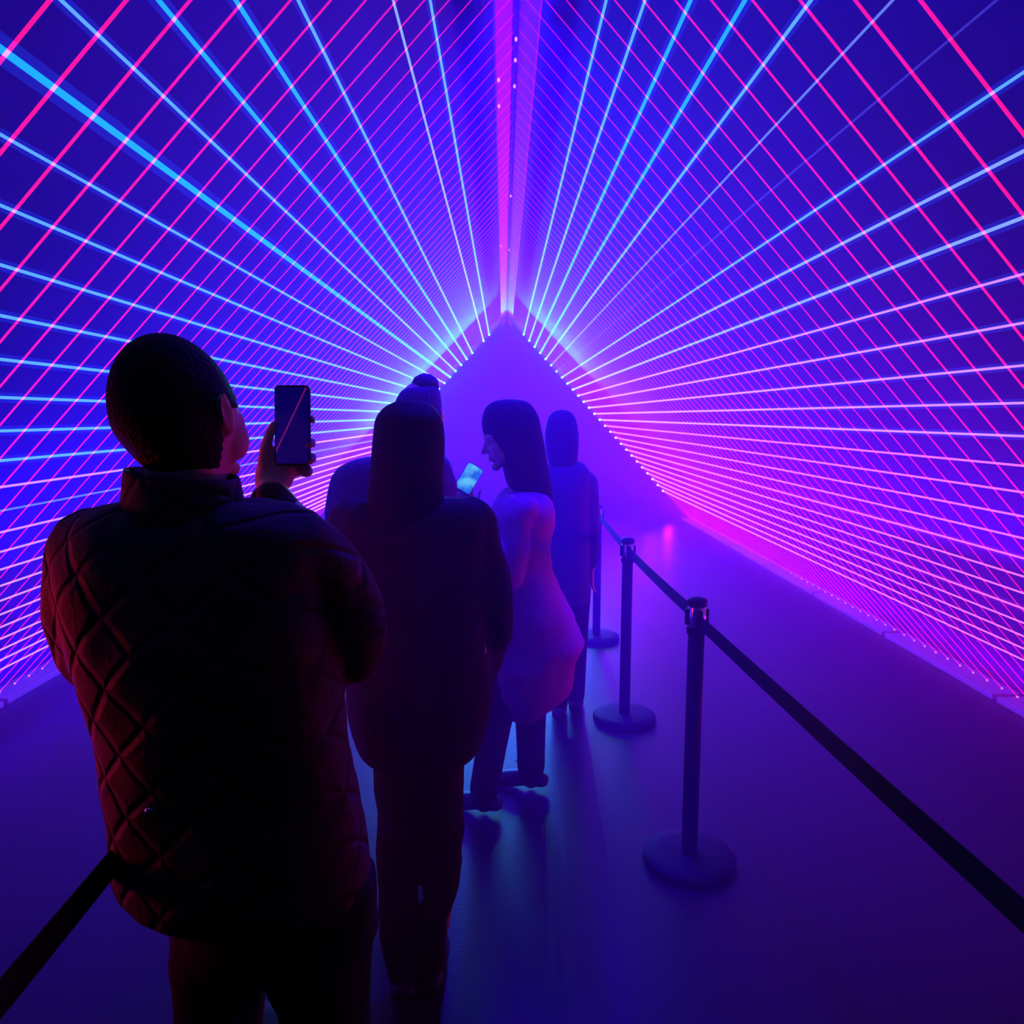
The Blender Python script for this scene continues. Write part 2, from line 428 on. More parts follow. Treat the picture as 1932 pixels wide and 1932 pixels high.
def belt(a, b, za, zb, sag, label, hh=.025):
    bm = bmesh.new(); A, B = Vector((*a, za)), Vector((*b, zb)); dd = (B-A).normalized(); A += dd*.04; B -= dd*.04
    nrm = Vector((dd.y, -dd.x, 0)).normalized()*.0012
    rings = []
    for i in range(17):
        t = i/16; c = A.lerp(B, t)-Vector((0, 0, sag*4*t*(1-t)))
        rings.append([bm.verts.new(c+q) for q in (nrm+Vector((0, 0, hh)), -nrm+Vector((0, 0, hh)), -nrm-Vector((0, 0, hh)), nrm-Vector((0, 0, hh)))])
    skin(bm, rings)
    o = tag(build('barrier_belt', bm, M['belt'], smooth=False, origin=A), label, 'barrier belt')
    for q, s in ((A, 1), (B, -1)):
        bm = bmesh.new(); c = q-dd*.004*s; box(bm, (c.x-.008, c.y-.01, c.z-hh-.003), (c.x+.008, c.y+.01, c.z+hh+.003), .002); build('belt_clip', bm, M['post'], o)
belt(ps[3][:2], ps[0][:2], .93, .93, .006, 'wide black belt sweeping from the largest post to the lower right corner')
belt(ps[0][:2], ps[1][:2], .94, .94, .006, 'black belt between the largest post and the post behind it')
belt(ps[1][:2], ps[2][:2], .94, .94, .006, 'black belt reaching the farthest hazy blue post')
belt(ls[1][:2], ls[0][:2], .93, .93, .01, 'black belt running from the lower left corner to behind the man')

# ------------------------------------------------------------------ people
def rotm(yaw, pitch=0, roll=0):
    """yaw turns the facing direction from +Y towards +X, pitch looks up, roll tips the head to its left"""
    return Matrix.Rotation(-yaw, 3, 'Z') @ Matrix.Rotation(pitch, 3, 'X') @ Matrix.Rotation(roll, 3, 'Y')
def head_geo(bm, c, rot, w=.076, dp=.098, h=.122, ears=True):
    def fn(q):
        z = q.z
        if z < 0:
            q = Vector((q.x*(1-.30*(-z)**1.3), q.y, q.z))
            if q.y < 0: q.y *= 1-.45*(-z)
            else: q.y *= 1-.10*(-z)**3
        if q.y > .55: q.y = .55+(q.y-.55)*.75
        return q
    ball(bm, c, (w, dp, h), 28, rot, fn)
    def L(x, y, z): return Vector(c)+rot @ Vector((x, y, z))
    # nose, lips, chin, brows, ears
    tube(bm, [L(0, dp*.82, .022), L(0, dp*.98, -.008), L(0, dp*1.1, -.026)], [.007, .009, .0115], 8, 2)
    ball(bm, L(.011, dp*.93, -.03), .008, 8); ball(bm, L(-.011, dp*.93, -.03), .008, 8)
    tube(bm, [L(-.022, dp*.80, -.058), L(0, dp*.90, -.055), L(.022, dp*.80, -.058)], [.005, .0075, .005], 8, 2)
    tube(bm, [L(-.019, dp*.79, -.067), L(0, dp*.88, -.066), L(.019, dp*.79, -.067)], [.005, .0075, .005], 8, 2)
    ball(bm, L(0, dp*.68, -.098), (.024, .022, .017), 10, rot)
    for s in (-1, 1):
        tube(bm, [L(s*.014, dp*.86, .028), L(s*.034, dp*.84, .034), L(s*.054, dp*.68, .026)], [.006, .007, .005], 8, 2)
        ball(bm, L(s*.031, dp*.78, .012), .0125, 10)
        ball(bm, L(s*.044, dp*.60, -.02), (.022, .024, .02), 10, rot)
        ball(bm, L(s*.046*w/.076, dp*.40, -.045), (.024, .037, .04), 12, rot)
        if ears:
            er = rot @ Matrix.Rotation(s*-.35, 3, 'Z')
            ball(bm, L(s*(w+.004), -.004, -.006), (.007, .019, .032), 14, er)
            ball(bm, L(s*(w+.002), .002, -.03), (.006, .011, .012), 10, er)
            tube(bm, [L(s*(w+.006), .012, .012), L(s*(w+.013), -.004, .026), L(s*(w+.016), -.022, .012), L(s*(w+.010), -.016, -.02)], [.003, .0035, .0035, .003], 6, 3)
def hand_geo(bm, wrist, palm_dir, side_dir, spread, curl, scale=1.0, thumb=1, thumb_pts=None, lens=(.072, .08, .074, .06)):
    """palm from the wrist, four fingers bending by curl radians per joint, thumb off the palm's side"""
    pd = Vector(palm_dir).normalized(); sd = Vector(side_dir); sd = (sd-pd*sd.dot(pd)).normalized(); nd = pd.cross(sd)
    w = Vector(wrist); s = scale
    tube(bm, [w, w+pd*.035*s, w+pd*.085*s], [.026*s, .038*s, .042*s], 14, 3, side=sd, flat=.42)
    for i in range(4):
        off = (i-1.5)*.021*s
        q = w+pd*.085*s+sd*off*(1+spread*.3); dr = (pd+sd*off*spread*4).normalized(); pts = [q-dr*.02*s, q]
        l = lens[i]*s
        for j, part in enumerate((.45, .32, .23)):
            a = curl*(j+.5) if j else curl*.5
            dj = (dr*math.cos(curl*(j+1)) + nd*math.sin(curl*(j+1)))
            q = q+dj*l*part; pts.append(q)
        tube(bm, pts, [.0095*s, .0095*s, .0088*s, .0082*s, .0068*s], 8, 2)
    if thumb_pts is None:
        q = w+pd*.03*s+sd*thumb*.028*s
        thumb_pts = [q, q+(pd*.6+sd*thumb*.8).normalized()*.035*s, q+(pd*.6+sd*thumb*.8).normalized()*.035*s+(pd*.85+sd*thumb*.3+nd*.4).normalized()*.03*s,
                     q+(pd*.6+sd*thumb*.8).normalized()*.035*s+(pd*.85+sd*thumb*.3+nd*.4).normalized()*.055*s]
    tube(bm, thumb_pts, [.014*s, .0115*s, .0105*s, .008*s][:len(thumb_pts)], 8, 2)
def shoe_geo(bm, ankle, direction, l=.27):
    dd = Vector((direction[0], direction[1], 0)).normalized(); a = Vector((ankle[0], ankle[1], 0))
    tube(bm, [a-dd*l*.22+Vector((0, 0, .045)), a+dd*l*.1+Vector((0, 0, .05)), a+dd*l*.45+Vector((0, 0, .036)), a+dd*l*.68+Vector((0, 0, .028))],
         [.038, .043, .046, .036], 14, 3, side=dd.cross(Vector((0, 0, 1))), flat=.8)
    for v in bm.verts:
        if v.co.z < .004: v.co.z = .004
    tube(bm, [a+Vector((0, 0, .05)), a+Vector((0, 0, .12))], [.045, .04], 14, 1)

# ---- man in quilted jacket, back to the camera, raising a phone
def quilt_mat():
    m = mat('quilted_jacket', (.05, .022, .02), .75, bump=(90, .25))
    N, L = m.node_tree.nodes, m.node_tree.links; b = N['Principled BSDF']
    old = [n for n in N if n.type == 'BUMP'][0]
    tc = N.new('ShaderNodeTexCoord'); sp = N.new('ShaderNodeSeparateXYZ'); L.new(tc.outputs['Object'], sp.inputs[0])
    nz = N.new('ShaderNodeTexNoise'); nz.inputs['Scale'].default_value = 5; L.new(tc.outputs['Object'], nz.inputs['Vector'])
    hs = []
    for sg in (1, -1):
        # around the body (x + y) against height gives diamonds on back and flank
        ad = N.new('ShaderNodeMath'); ad.operation = 'MULTIPLY_ADD'; ad.inputs[1].default_value = sg*.9; L.new(sp.outputs[0], ad.inputs[0])
        zz = N.new('ShaderNodeMath'); zz.operation = 'MULTIPLY_ADD'; zz.inputs[1].default_value = .05; L.new(nz.outputs['Fac'], zz.inputs[0]); L.new(sp.outputs[2], zz.inputs[2])
        L.new(zz.outputs[0], ad.inputs[2])
        a2 = N.new('ShaderNodeMath'); a2.operation = 'MULTIPLY_ADD'; a2.inputs[1].default_value = -sg*.9; L.new(sp.outputs[1], a2.inputs[0]); L.new(ad.outputs[0], a2.inputs[2])
        fr = N.new('ShaderNodeMath'); fr.operation = 'PINGPONG'; fr.inputs[1].default_value = .055; L.new(a2.outputs[0], fr.inputs[0])
        mr = N.new('ShaderNodeMapRange'); mr.interpolation_type = 'SMOOTHSTEP'; mr.inputs[1].default_value = 0; mr.inputs[2].default_value = .016; L.new(fr.outputs[0], mr.inputs[0])
        hs.append(mr)
    mn = N.new('ShaderNodeMath'); mn.operation = 'MINIMUM'; L.new(hs[0].outputs[0], mn.inputs[0]); L.new(hs[1].outputs[0], mn.inputs[1])
    bp = N.new('ShaderNodeBump'); bp.inputs['Strength'].default_value = .5; bp.inputs['Distance'].default_value = .012
    L.new(mn.outputs[0], bp.inputs['Height']); L.new(old.outputs[0], bp.inputs['Normal']); L.new(bp.outputs[0], b.inputs['Normal'])
    return m

YM = 1.22
def rowx(xl, xr, y, Y, dp, dy=0):
    """section of clothing whose left and right edges stand at xl, xr"""
    a, b = at(xl, y, Y), at(xr, y, Y)
    return ((a.x+b.x)/2, Y+dy, a.z, (b.x-a.x)/2, dp)
man = empty('person', (at(500, 1700, YM).x, YM, 0))
tag(man, 'man with short dark hair in quilted jacket, back turned, holding up a phone', 'person', 'visitors in the tunnel')
hc = at(344, 793, YM+.01); hrot = rotm(math.radians(17), math.radians(8), math.radians(-11))
# body: head, neck, torso, arms, hands, legs in one surface
PH_Y = 1.50
bm = bmesh.new()
head_geo(bm, hc, hrot, w=.082, dp=.105, h=.127)
tube(bm, [at(350, 835, YM), at(352, 930, YM+.01), at(365, 1010, YM+.02)], [.06, .064, .08], 16, 3)
stack(bm, [rowx(200, 540, 960, YM, .06, .02), rowx(150, 580, 1020, YM, .10, .02), rowx(170, 580, 1200, YM, .11, .02), rowx(230, 600, 1450, YM, .10, .02), rowx(280, 640, 1640, YM, .10, .02), rowx(360, 660, 1780, YM, .09, .02)])
wrist = at(512, 925, PH_Y-.05); elbow = at(672, 1160, 1.30); shr = at(560, 1030, YM+.02)
tube(bm, [shr, elbow], [.05, .042], 12, 1); tube(bm, [elbow, (elbow+wrist)/2, wrist], [.043, .04, .028], 12, 2)
# right hand around the phone: palm under it, fingers past its right edge, thumb on its left edge
pc = at(552, 800, PH_Y)          # phone centre
def ph(x, y, dY=0): return at(x, y, PH_Y+dY)
tube(bm, [wrist, ph(518, 900, .0), ph(528, 860, .012)], [.028, .040, .036], 14, 3, side=(1, .3, 0), flat=.55)
for pts in ([ph(535, 868, .02), ph(562, 842, .03), ph(586, 832, .022), ph(590, 838, .0), ph(580, 842, -.012)],
            [ph(538, 885, .02), ph(565, 868, .028), ph(588, 860, .02), ph(591, 868, .0), ph(580, 873, -.012)],
            [ph(535, 900, .018), ph(560, 892, .024), ph(580, 884, .018), ph(584, 892, .0), ph(573, 897, -.010)],
            [ph(530, 850, .02), ph(552, 812, .028), ph(572, 790, .026), ph(588, 790, .018), ph(590, 796, .008)]):
    tube(bm, pts, [.0098, .0098, .009, .0084, .007], 8, 3)
tube(bm, [ph(500, 895, -.01), ph(498, 862, -.012), ph(506, 828, -.012), ph(517, 800, -.010)], [.0145, .0125, .011, .0085], 10, 3)
# left arm, bent in front of him
shl = at(185, 1030, YM+.02); ell = at(165, 1230, YM+.03); wl = at(300, 1300, YM+.27)
tube(bm, [shl, ell], [.05, .042], 12, 1); tube(bm, [ell, wl], [.042, .028], 12, 1)
hand_geo(bm, wl, (.9, .35, .1), (0, -.3, 1), .3, .35, 1.0, 1)
kl, kr = (at(405, 1850, YM), at(625, 1850, YM+.03))
fl, fr_ = Vector((at(400, 1932, YM).x-.01, YM+.02, .09)), Vector((at(625, 1932, YM).x+.03, YM+.08, .09))
for h_, f_ in ((at(430, 1700, YM), fl), (at(590, 1700, YM+.01), fr_)):
    k_ = h_.lerp(f_, .5)+Vector((0, .02, 0)); tube(bm, [h_, k_, f_], [.08, .055, .04], 14, 4)
remesh(build('body', bm, M['skin'], man), .006, 3)
# hair
def short(q):
    z = q.z
    if z < 0:
        q = q.copy(); q.x *= 1-.30*(-z)**1.3
        if q.y < 0: q.y *= 1-.42*(-z)
    return q
bm = bmesh.new()
ball(bm, hc+hrot @ Vector((0, -.0085, .008)), (.089, .108, .134), 36, hrot, short)
for f in list(bm.faces):
    lc = hrot.transposed() @ (f.calc_center_median()-hc)
    if lc.z < .045 and lc.y > (.055 if lc.z > .0 else .012 if lc.z > -.02 else -.012) or lc.z < -.122: bm.faces.remove(f)
o = build('hair', bm, M['hair'], man); s = o.modifiers.new('thickness', 'SOLIDIFY'); s.thickness = .012; s.offset = -1
s = o.modifiers.new('round', 'SUBSURF'); s.levels = 1; s.render_levels = 1
# jacket
QM = quilt_mat()
bm = bmesh.new()
jack = [rowx(232, 470, 945, YM, .055, .01), rowx(168, 545, 960, YM, .085, .02), rowx(124, 592, 995, YM, .12, .02), rowx(108, 615, 1050, YM, .14, .02), rowx(112, 618, 1120, YM, .15, .02),
        rowx(132, 622, 1190, YM, .155, .02), rowx(150, 630, 1250, YM, .155, .02), rowx(172, 640, 1340, YM, .15, .02), rowx(197, 655, 1430, YM, .145, .02), rowx(206, 670, 1510, YM, .145, .02),
        rowx(216, 685, 1600, YM, .15, .02), rowx(228, 692, 1655, YM, .15, .02), rowx(262, 690, 1690, YM, .14, .02), rowx(310, 680, 1706, YM, .12, .02)]
stack(bm, jack, 40, 3, .82)
tube(bm, [at(535, 1040, YM+.02), at(610, 1095, YM+.05), at(665, 1185, 1.31), at(672, 1235, 1.33)], [.085, .078, .068, .055], 18, 3)
tube(bm, [at(668, 1200, 1.32), at(600, 1060, 1.40), at(515, 950, PH_Y-.07)], [.062, .055, .045], 16, 3)
tube(bm, [at(185, 1040, YM+.02), at(165, 1150, YM), at(180, 1240, YM+.03)], [.075, .07, .06], 16, 3)
tube(bm, [at(180, 1240, YM+.03), at(290, 1298, YM+.25)], [.06, .045], 16, 2)
remesh(build('jacket', bm, QM, man), .009, 5)
# collar
bm = bmesh.new()
rings = []
for (xl, xr, y, dp) in ((232, 474, 985, .10), (240, 456, 930, .095), (243, 448, 888, .09), (245, 445, 881, .088), (249, 438, 884, .082), (254, 440, 960, .08)):
    a, b = at(xl, y, YM+.01), at(xr, y+22, YM+.01)
    u = (b-a)/2; rings.append(ring(bm, (a+b)/2, u.normalized(), Vector((0, 1, 0)), u.length, dp, 32))
skin(bm, rings, False)
o = build('collar', bm, QM, man); s = o.modifiers.new('thickness', 'SOLIDIFY'); s.thickness = .006
# snap button
bm = bmesh.new(); c = at(282, 1532, YM-.122); ball(bm, c, (.008, .004, .008), 12); build('snap_button', bm, M['chrome'], man)
# trousers
bm = bmesh.new()
stack(bm, [rowx(315, 700, 1660, YM, .12, .02), rowx(320, 704, 1740, YM, .12, .02), rowx(328, 704, 1785, YM, .11, .02), rowx(400, 620, 1812, YM, .06, .02)], 32, 3, .85)
for (xl, xr, f_) in ((325, 498, fl), (496, 706, fr_)):
    a = at((xl+xr)/2, 1800, YM); r0 = (at(xr, 1800, YM)-at(xl, 1800, YM)).length/2
    b2 = at(403 if xl < 400 else 618, 1935, YM+.01); rb_ = (.067 if xl < 400 else .077)
    tube(bm, [a, b2, b2.lerp(f_, .5)+Vector((0, .01, 0)), f_], [r0, rb_, .068, .058], 20, 4)
remesh(build('trousers', bm, M['trouser'], man), .009, 4)
for f_, dr in ((fl, (-.15, 1)), (fr_, (.2, 1))):
    bm = bmesh.new(); shoe_geo(bm, f_, dr); remesh(build('shoe', bm, M['shoe'], man), .006, 2)
# phone held up by the man
def phone_frame(c, u, v, w, h, t, name, label, screen):
    u = Vector(u).normalized(); v = Vector(v); v = (v-u*v.dot(u)).normalized(); n = u.cross(v)
    rot = Matrix((u, v, n)).transposed()
    root = empty(name, c); tag(root, label, 'phone')
    def slab(w_, h_, t0, t1, bev, mm, nm):
        bm = bmesh.new(); box(bm, (-w_/2, -h_/2, t0), (w_/2, h_/2, t1))
        es = [e for e in bm.edges if abs((e.verts[0].co-e.verts[1].co).z) > 1e-5]
        bmesh.ops.bevel(bm, geom=es, offset=bev, segments=5, affect='EDGES', profile=.5)
        for q in bm.verts: q.co = rot @ q.co + Vector(c)
        return build(nm, bm, mm, root, smooth=False)
    slab(w, h, -t/2, t/2, .009, M['rubber_case'], 'phone_case')
    sc = slab(w*.93, h*.95, t/2, t/2+.0008, .007, screen, 'screen')
    return root, rot
def dark_screen(rot, c):
    m = bpy.data.materials.new('dim_screen'); m.use_nodes = True
    N, L = m.node_tree.nodes, m.node_tree.links; b = N['Principled BSDF']; b.inputs['Base Color'].default_value = (.004, .004, .008, 1); b.inputs['Roughness'].default_value = .12
    tc = N.new('ShaderNodeTexCoord'); sp = N.new('ShaderNodeSeparateXYZ'); L.new(tc.outputs['Object'], sp.inputs[0])
    # one glowing red line slants across the dim blue screen
    ma = N.new('ShaderNodeMath'); ma.operation = 'MULTIPLY_ADD'; ma.inputs[1].default_value = -.48; L.new(sp.outputs[2], ma.inputs[0]); L.new(sp.outputs[0], ma.inputs[2])
    sb = N.new('ShaderNodeMath'); sb.operation = 'ADD'; sb.inputs[1].default_value = .008; L.new(ma.outputs[0], sb.inputs[0])
    ab = N.new('ShaderNodeMath'); ab.operation = 'ABSOLUTE'; L.new(sb.outputs[0], ab.inputs[0])
    lt = N.new('ShaderNodeMath'); lt.operation = 'LESS_THAN'; lt.inputs[1].default_value = .0016; L.new(ab.outputs[0], lt.inputs[0])
    mx = N.new('ShaderNodeMix'); mx.data_type = 'RGBA'; L.new(lt.outputs[0], mx.inputs[0]); mx.inputs[6].default_value = (.002, 0, .09, 1); mx.inputs[7].default_value = (.16, .006, .12, 1)
    L.new(mx.outputs[2], b.inputs['Emission Color']); b.inputs['Emission Strength'].default_value = 1
    return m
uu = (at(585, 790, PH_Y)-at(520, 790, PH_Y)).normalized()
phone_frame(at(552.5, 803, PH_Y), uu, (0.02, .12, 1), .070, .16, .008, 'phone', 'tall dark phone held upright in the raised hand of the quilted-jacket man', dark_screen(None, None))
# (screen faces the camera: u x v must point to -Y)

# ---- woman with long dark hair, dark coat, walking away
YW = 1.93
wom = empty('person', (at(790, 1500, YW).x, YW, 0))
tag(wom, 'person with long straight dark hair and dark coat walking away, behind the man', 'person', 'visitors in the tunnel')
bm = bmesh.new()
wc = at(770, 838, YW+.02); wr = rotm(0, -.1, 0)
head_geo(bm, wc, wr, w=.072, dp=.09, h=.112)
tube(bm, [at(770, 880, YW+.02), at(775, 960, YW)], [.05, .055], 14, 2)
stack(bm, [rowx(690, 880, 945, YW, .06), rowx(660, 900, 990, YW, .09), rowx(680, 890, 1150, YW, .09), rowx(700, 880, 1300, YW, .1), rowx(700, 880, 1430, YW, .1)])
fL = Vector((at(765, 1900, YW).x, YW+.02, .09)); fR = Vector((at(812, 1890, YW).x, YW+.05, .09))
legs = ((at(752, 1440, YW), at(752, 1690, YW), fL), (at(832, 1440, YW), at(832, 1680, YW), fR))
for a, k_, b in legs: tube(bm, [a, k_, b], [.06, .04, .03], 12, 3)
eR = at(935, 1190, YW+.02); wR = at(900, 1300, YW+.2)
tube(bm, [at(895, 985, YW), eR, wR], [.045, .036, .026], 12, 2); hand_geo(bm, wR, (-.3, .6, -.3), (1, .2, 0), .2, .4, .92, 1)
eL = at(640, 1190, YW+.02); wL = at(670, 1300, YW+.2)
tube(bm, [at(665, 985, YW), eL, wL], [.045, .036, .026], 12, 2); hand_geo(bm, wL, (.3, .6, -.3), (1, .2, 0), .2, .4, .92, -1)
remesh(build('body', bm, M['skin'], wom), .007, 3)
bm = bmesh.new()
stack(bm, [rowx(764, 776, 754, YW, .01, .02), rowx(742, 800, 758, YW, .04, .02), rowx(722, 818, 769, YW, .07, .02), rowx(709, 832, 787, YW, .09, .01), rowx(704, 838, 812, YW, .10, .01), rowx(703, 840, 850, YW, .10, -.01), rowx(701, 838, 900, YW, .085, -.03),
           rowx(700, 842, 950, YW, .07, -.06), rowx(712, 835, 1010, YW, .035, -.10), rowx(740, 815, 1050, YW, .015, -.115)], 32, 4, 1)
remesh(build('hair', bm, M['hair'], wom), .008, 3)
bm = bmesh.new()
stack(bm, [rowx(700, 855, 938, YW, .07), rowx(655, 902, 948, YW, .10), rowx(634, 922, 975, YW, .13), rowx(628, 930, 1020, YW, .14), rowx(640, 925, 1100, YW, .14), rowx(650, 925, 1200, YW, .145), rowx(655, 928, 1300, YW, .15),
           rowx(665, 918, 1370, YW, .15), rowx(678, 903, 1408, YW, .145), rowx(700, 890, 1424, YW, .12)], 36, 4, .85)
tube(bm, [at(885, 985, YW), at(918, 1090, YW), at(930, 1190, YW+.02)], [.07, .066, .06], 16, 3)
tube(bm, [at(930, 1190, YW+.02), at(905, 1285, YW+.18)], [.058, .042], 14, 2)
tube(bm, [at(672, 985, YW), at(655, 1090, YW), at(650, 1190, YW+.02)], [.072, .066, .06], 16, 3)
tube(bm, [at(650, 1190, YW+.02), at(672, 1285, YW+.18)], [.058, .042], 14, 2)
remesh(build('coat', bm, M['dark_cloth'], wom), .010, 4)
bm = bmesh.new()
stack(bm, [rowx(708, 874, 1380, YW, .115), rowx(706, 876, 1450, YW, .12), rowx(712, 874, 1530, YW, .10), rowx(718, 870, 1560, YW, .08)], 28, 3)
for (xs, f_) in ((((711, 793, 1500), (713, 790, 1640), (718, 788, 1760), (735, 788, 1850)), fL), (((797, 876, 1500), (798, 874, 1620), (796, 848, 1730), (788, 834, 1820)), fR)):
    pts = [at((a+b)/2, y, YW) for a, b, y in xs]; rr = [(at(b, y, YW)-at(a, y, YW)).length/2 for a, b, y in xs]
    tube(bm, pts+[f_+Vector((0, 0, .02))], rr+[.045], 16, 3)
remesh(build('trousers', bm, M['trouser'], wom), .008, 3)
for f_ in (fL, fR):
    bm = bmesh.new(); shoe_geo(bm, f_, (0, 1), .24); remesh(build('shoe', bm, M['shoe'], wom), .006, 2)
bm = bmesh.new(); ball(bm, at(915, 1230, YW-.09), (.003, .002, .016), 8); build('zip_pull', bm, M['chrome'], wom)

# ---- woman in profile, pale wool coat, long hair, looking at a phone
YC = 3.05
wc_ = empty('person', (at(985, 1400, YC).x, YC, 0))
tag(wc_, 'woman in profile with long dark hair and knee-length pale wool coat', 'person', 'visitors in the tunnel')
hy = rotm(math.radians(-100), math.radians(-14), 0)
pc3 = at(953, 830, YC)
bm = bmesh.new(); head_geo(bm, pc3, hy, w=.07, dp=.092, h=.115)
tube(bm, [at(968, 860, YC), at(985, 930, YC)], [.048, .052], 14, 2)
stack(bm, [rowx(950, 1020, 930, YC, .12), rowx(935, 1030, 980, YC, .17), rowx(935, 1030, 1080, YC, .15), rowx(935, 1040, 1180, YC, .16), rowx(935, 1040, 1260, YC, .16)])
f1 = Vector((at(915, 1520, YC).x, YC-.12, .09)); f2 = Vector((at(1003, 1505, YC).x, YC+.08, .09))
for a, b in ((at(955, 1250, YC-.06), f1), (at(1000, 1250, YC+.06), f2)):
    tube(bm, [a, a.lerp(b, .5)+Vector((-.01, 0, 0)), b], [.075, .05, .034], 12, 3)
PH2 = at(884, 900, YC-.22)
sh = at(985, 960, YC-.14); el = at(960, 1090, YC-.18); wr2 = at(880, 965, YC-.2)
tube(bm, [sh, el, wr2], [.045, .036, .024], 12, 1)
hand_geo(bm, wr2, (-.05, .05, .9), (1, -.1, .5), .2, .25, .8, 1)
sh2 = at(985, 960, YC+.14); el2 = at(965, 1110, YC+.18); wr3 = at(905, 1050, YC+.02)
tube(bm, [sh2, el2, wr3], [.045, .036, .024], 12, 1); hand_geo(bm, wr3, (-.5, -.5, .3), (0, 1, .5), .2, .4, .9, 1)
remesh(build('body', bm, M['skin'], wc_), .006, 3)
bm = bmesh.new()
stack(bm, [rowx(955, 968, 753, YC, .01), rowx(932, 992, 757, YC, .04), rowx(917, 1006, 768, YC, .065), rowx(909, 1017, 788, YC, .082, 0), rowx(910, 1022, 812, YC, .088, 0), rowx(920, 1027, 835, YC, .088), rowx(944, 1033, 870, YC, .085), rowx(955, 1040, 910, YC, .08),
           rowx(975, 1045, 940, YC, .07), rowx(1000, 1044, 958, YC, .05), rowx(1022, 1040, 972, YC, .02)], 28, 4, .95)
remesh(build('hair', bm, M['hair'], wc_), .007, 3)
bm = bmesh.new()
stack(bm, [rowx(950, 1030, 925, YC, .08), rowx(930, 1045, 945, YC, .15), rowx(925, 1047, 980, YC, .19), rowx(922, 1038, 1020, YC, .18), rowx(920, 1042, 1070, YC, .18), rowx(920, 1062, 1120, YC, .20), rowx(918, 1082, 1165, YC, .22),
           rowx(918, 1100, 1204, YC, .23), rowx(919, 1101, 1214, YC, .23), rowx(920, 1083, 1242, YC, .23), rowx(925, 1078, 1284, YC, .22), rowx(935, 1058, 1308, YC, .20), rowx(960, 1018, 1342, YC, .14)], 36, 2, .85)
tube(bm, [sh, el], [.065, .055], 14, 2); tube(bm, [el, el.lerp(wr2, .8)], [.055, .042], 14, 2)
tube(bm, [sh2, el2], [.065, .055], 14, 2); tube(bm, [el2, el2.lerp(wr3, .8)], [.055, .042], 14, 2)
tex = bpy.data.textures.new('folds', 'CLOUDS'); tex.noise_scale = .14
def folds(o, k):
    dm = o.modifiers.new('folds', 'DISPLACE'); dm.texture = tex; dm.strength = k; dm.mid_level = .5; dm.texture_coords = 'LOCAL'
folds(remesh(build('coat', bm, M['coat'], wc_), .008, 2), .03)
for q in bpy.data.objects:
    if q.name.split('.')[0] in ('jacket', 'coat', 'trousers') and q.parent is not wc_ and 'folds' not in q.modifiers: folds(q, .02)
bm = bmesh.new()
for a, b, r in ((at(955, 1240, YC-.06), f1, .068), (at(1000, 1240, YC+.06), f2, .07)):
    tube(bm, [a, a.lerp(b, .5), b+Vector((0, 0, .01))], [.1, r, .062], 16, 3)
remesh(build('trousers', bm, M['dark_cloth'], wc_), .008, 3)
for f_ in (f1, f2):
    bm = bmesh.new(); shoe_geo(bm, f_, (-1, .25), .23); remesh(build('shoe', bm, M['shoe'], wc_), .006, 2)
def lit_screen():
    m = bpy.data.materials.new('lit_screen'); m.use_nodes = True
    N, L = m.node_tree.nodes, m.node_tree.links; N.remove(N['Principled BSDF'])
    tc = N.new('ShaderNodeTexCoord'); n = N.new('ShaderNodeTexNoise'); n.inputs['Scale'].default_value = 18; L.new(tc.outputs['Object'], n.inputs['Vector'])
    cr = N.new('ShaderNodeValToRGB'); cr.color_ramp.elements[0].position = .38; cr.color_ramp.elements[0].color = (.01, .12, .8, 1); cr.color_ramp.elements[1].position = .6; cr.color_ramp.elements[1].color = (.12, .55, .95, 1)
    L.new(n.outputs['Fac'], cr.inputs[0]); e = N.new('ShaderNodeEmission'); L.new(cr.outputs[0], e.inputs[0]); e.inputs[1].default_value = .95
    L.new(e.outputs[0], N['Material Output'].inputs[0]); return m
tl, tr_, bl_ = at(884, 872, YC-.2), at(912, 889, YC-.2), at(856, 918, YC-.28)
phone_frame((tr_+bl_)/2, tr_-tl, tl-bl_, .068, .132, .009, 'phone', 'tilted phone with bright light blue screen in front of the pale coat', lit_screen())

# ---- person in a knitted bobble hat, beyond the dark coat
YB = 2.6
pb = empty('person', (at(790, 1300, YB).x, YB, 0))
tag(pb, 'person in knitted bobble hat and puffy jacket, mostly behind the dark coat', 'person', 'visitors in the tunnel')
bm = bmesh.new(); bc = at(790, 785, YB); head_geo(bm, bc, rotm(.2), w=.076, dp=.096, h=.118)
tube(bm, [at(790, 820, YB), at(785, 890, YB)], [.055, .06], 14, 2)
stack(bm, [rowx(700, 830, 880, YB, .08), rowx(670, 840, 930, YB, .1), rowx(680, 840, 1080, YB, .1), rowx(700, 840, 1250, YB, .1)])
b1, b2_ = Vector((at(750, 1500, YB).x, YB, .09)), Vector((at(810, 1500, YB).x, YB+.06, .09))
for a, b in ((at(755, 1240, YB), b1), (at(815, 1240, YB), b2_)): tube(bm, [a, a.lerp(b, .5), b], [.08, .055, .038], 12, 3)
for sx, ex_, wx in ((665, 650, 690), (825, 830, 815)):
    s_, e_, w_ = at(sx, 925, YB), at(ex_, 1040, YB+.02), at(wx, 1040, YB+.25)
    tube(bm, [s_, e_, w_], [.045, .04, .027], 12, 1); hand_geo(bm, w_, (.1*(1 if sx < 700 else -1), .8, .2), (1, 0, 0), .2, .4, 1, 1 if sx < 700 else -1)
remesh(build('body', bm, M['skin'], pb), .007, 3)
bm = bmesh.new()
stack(bm, [rowx(775, 826, 730, YB, .05, 0), rowx(758, 830, 738, YB, .08), rowx(746, 833, 760, YB, .098), rowx(744, 834, 785, YB, .102), rowx(746, 833, 800, YB, .10)], 28, 3)
h1 = build('hat', bm, M['knit'], pb)
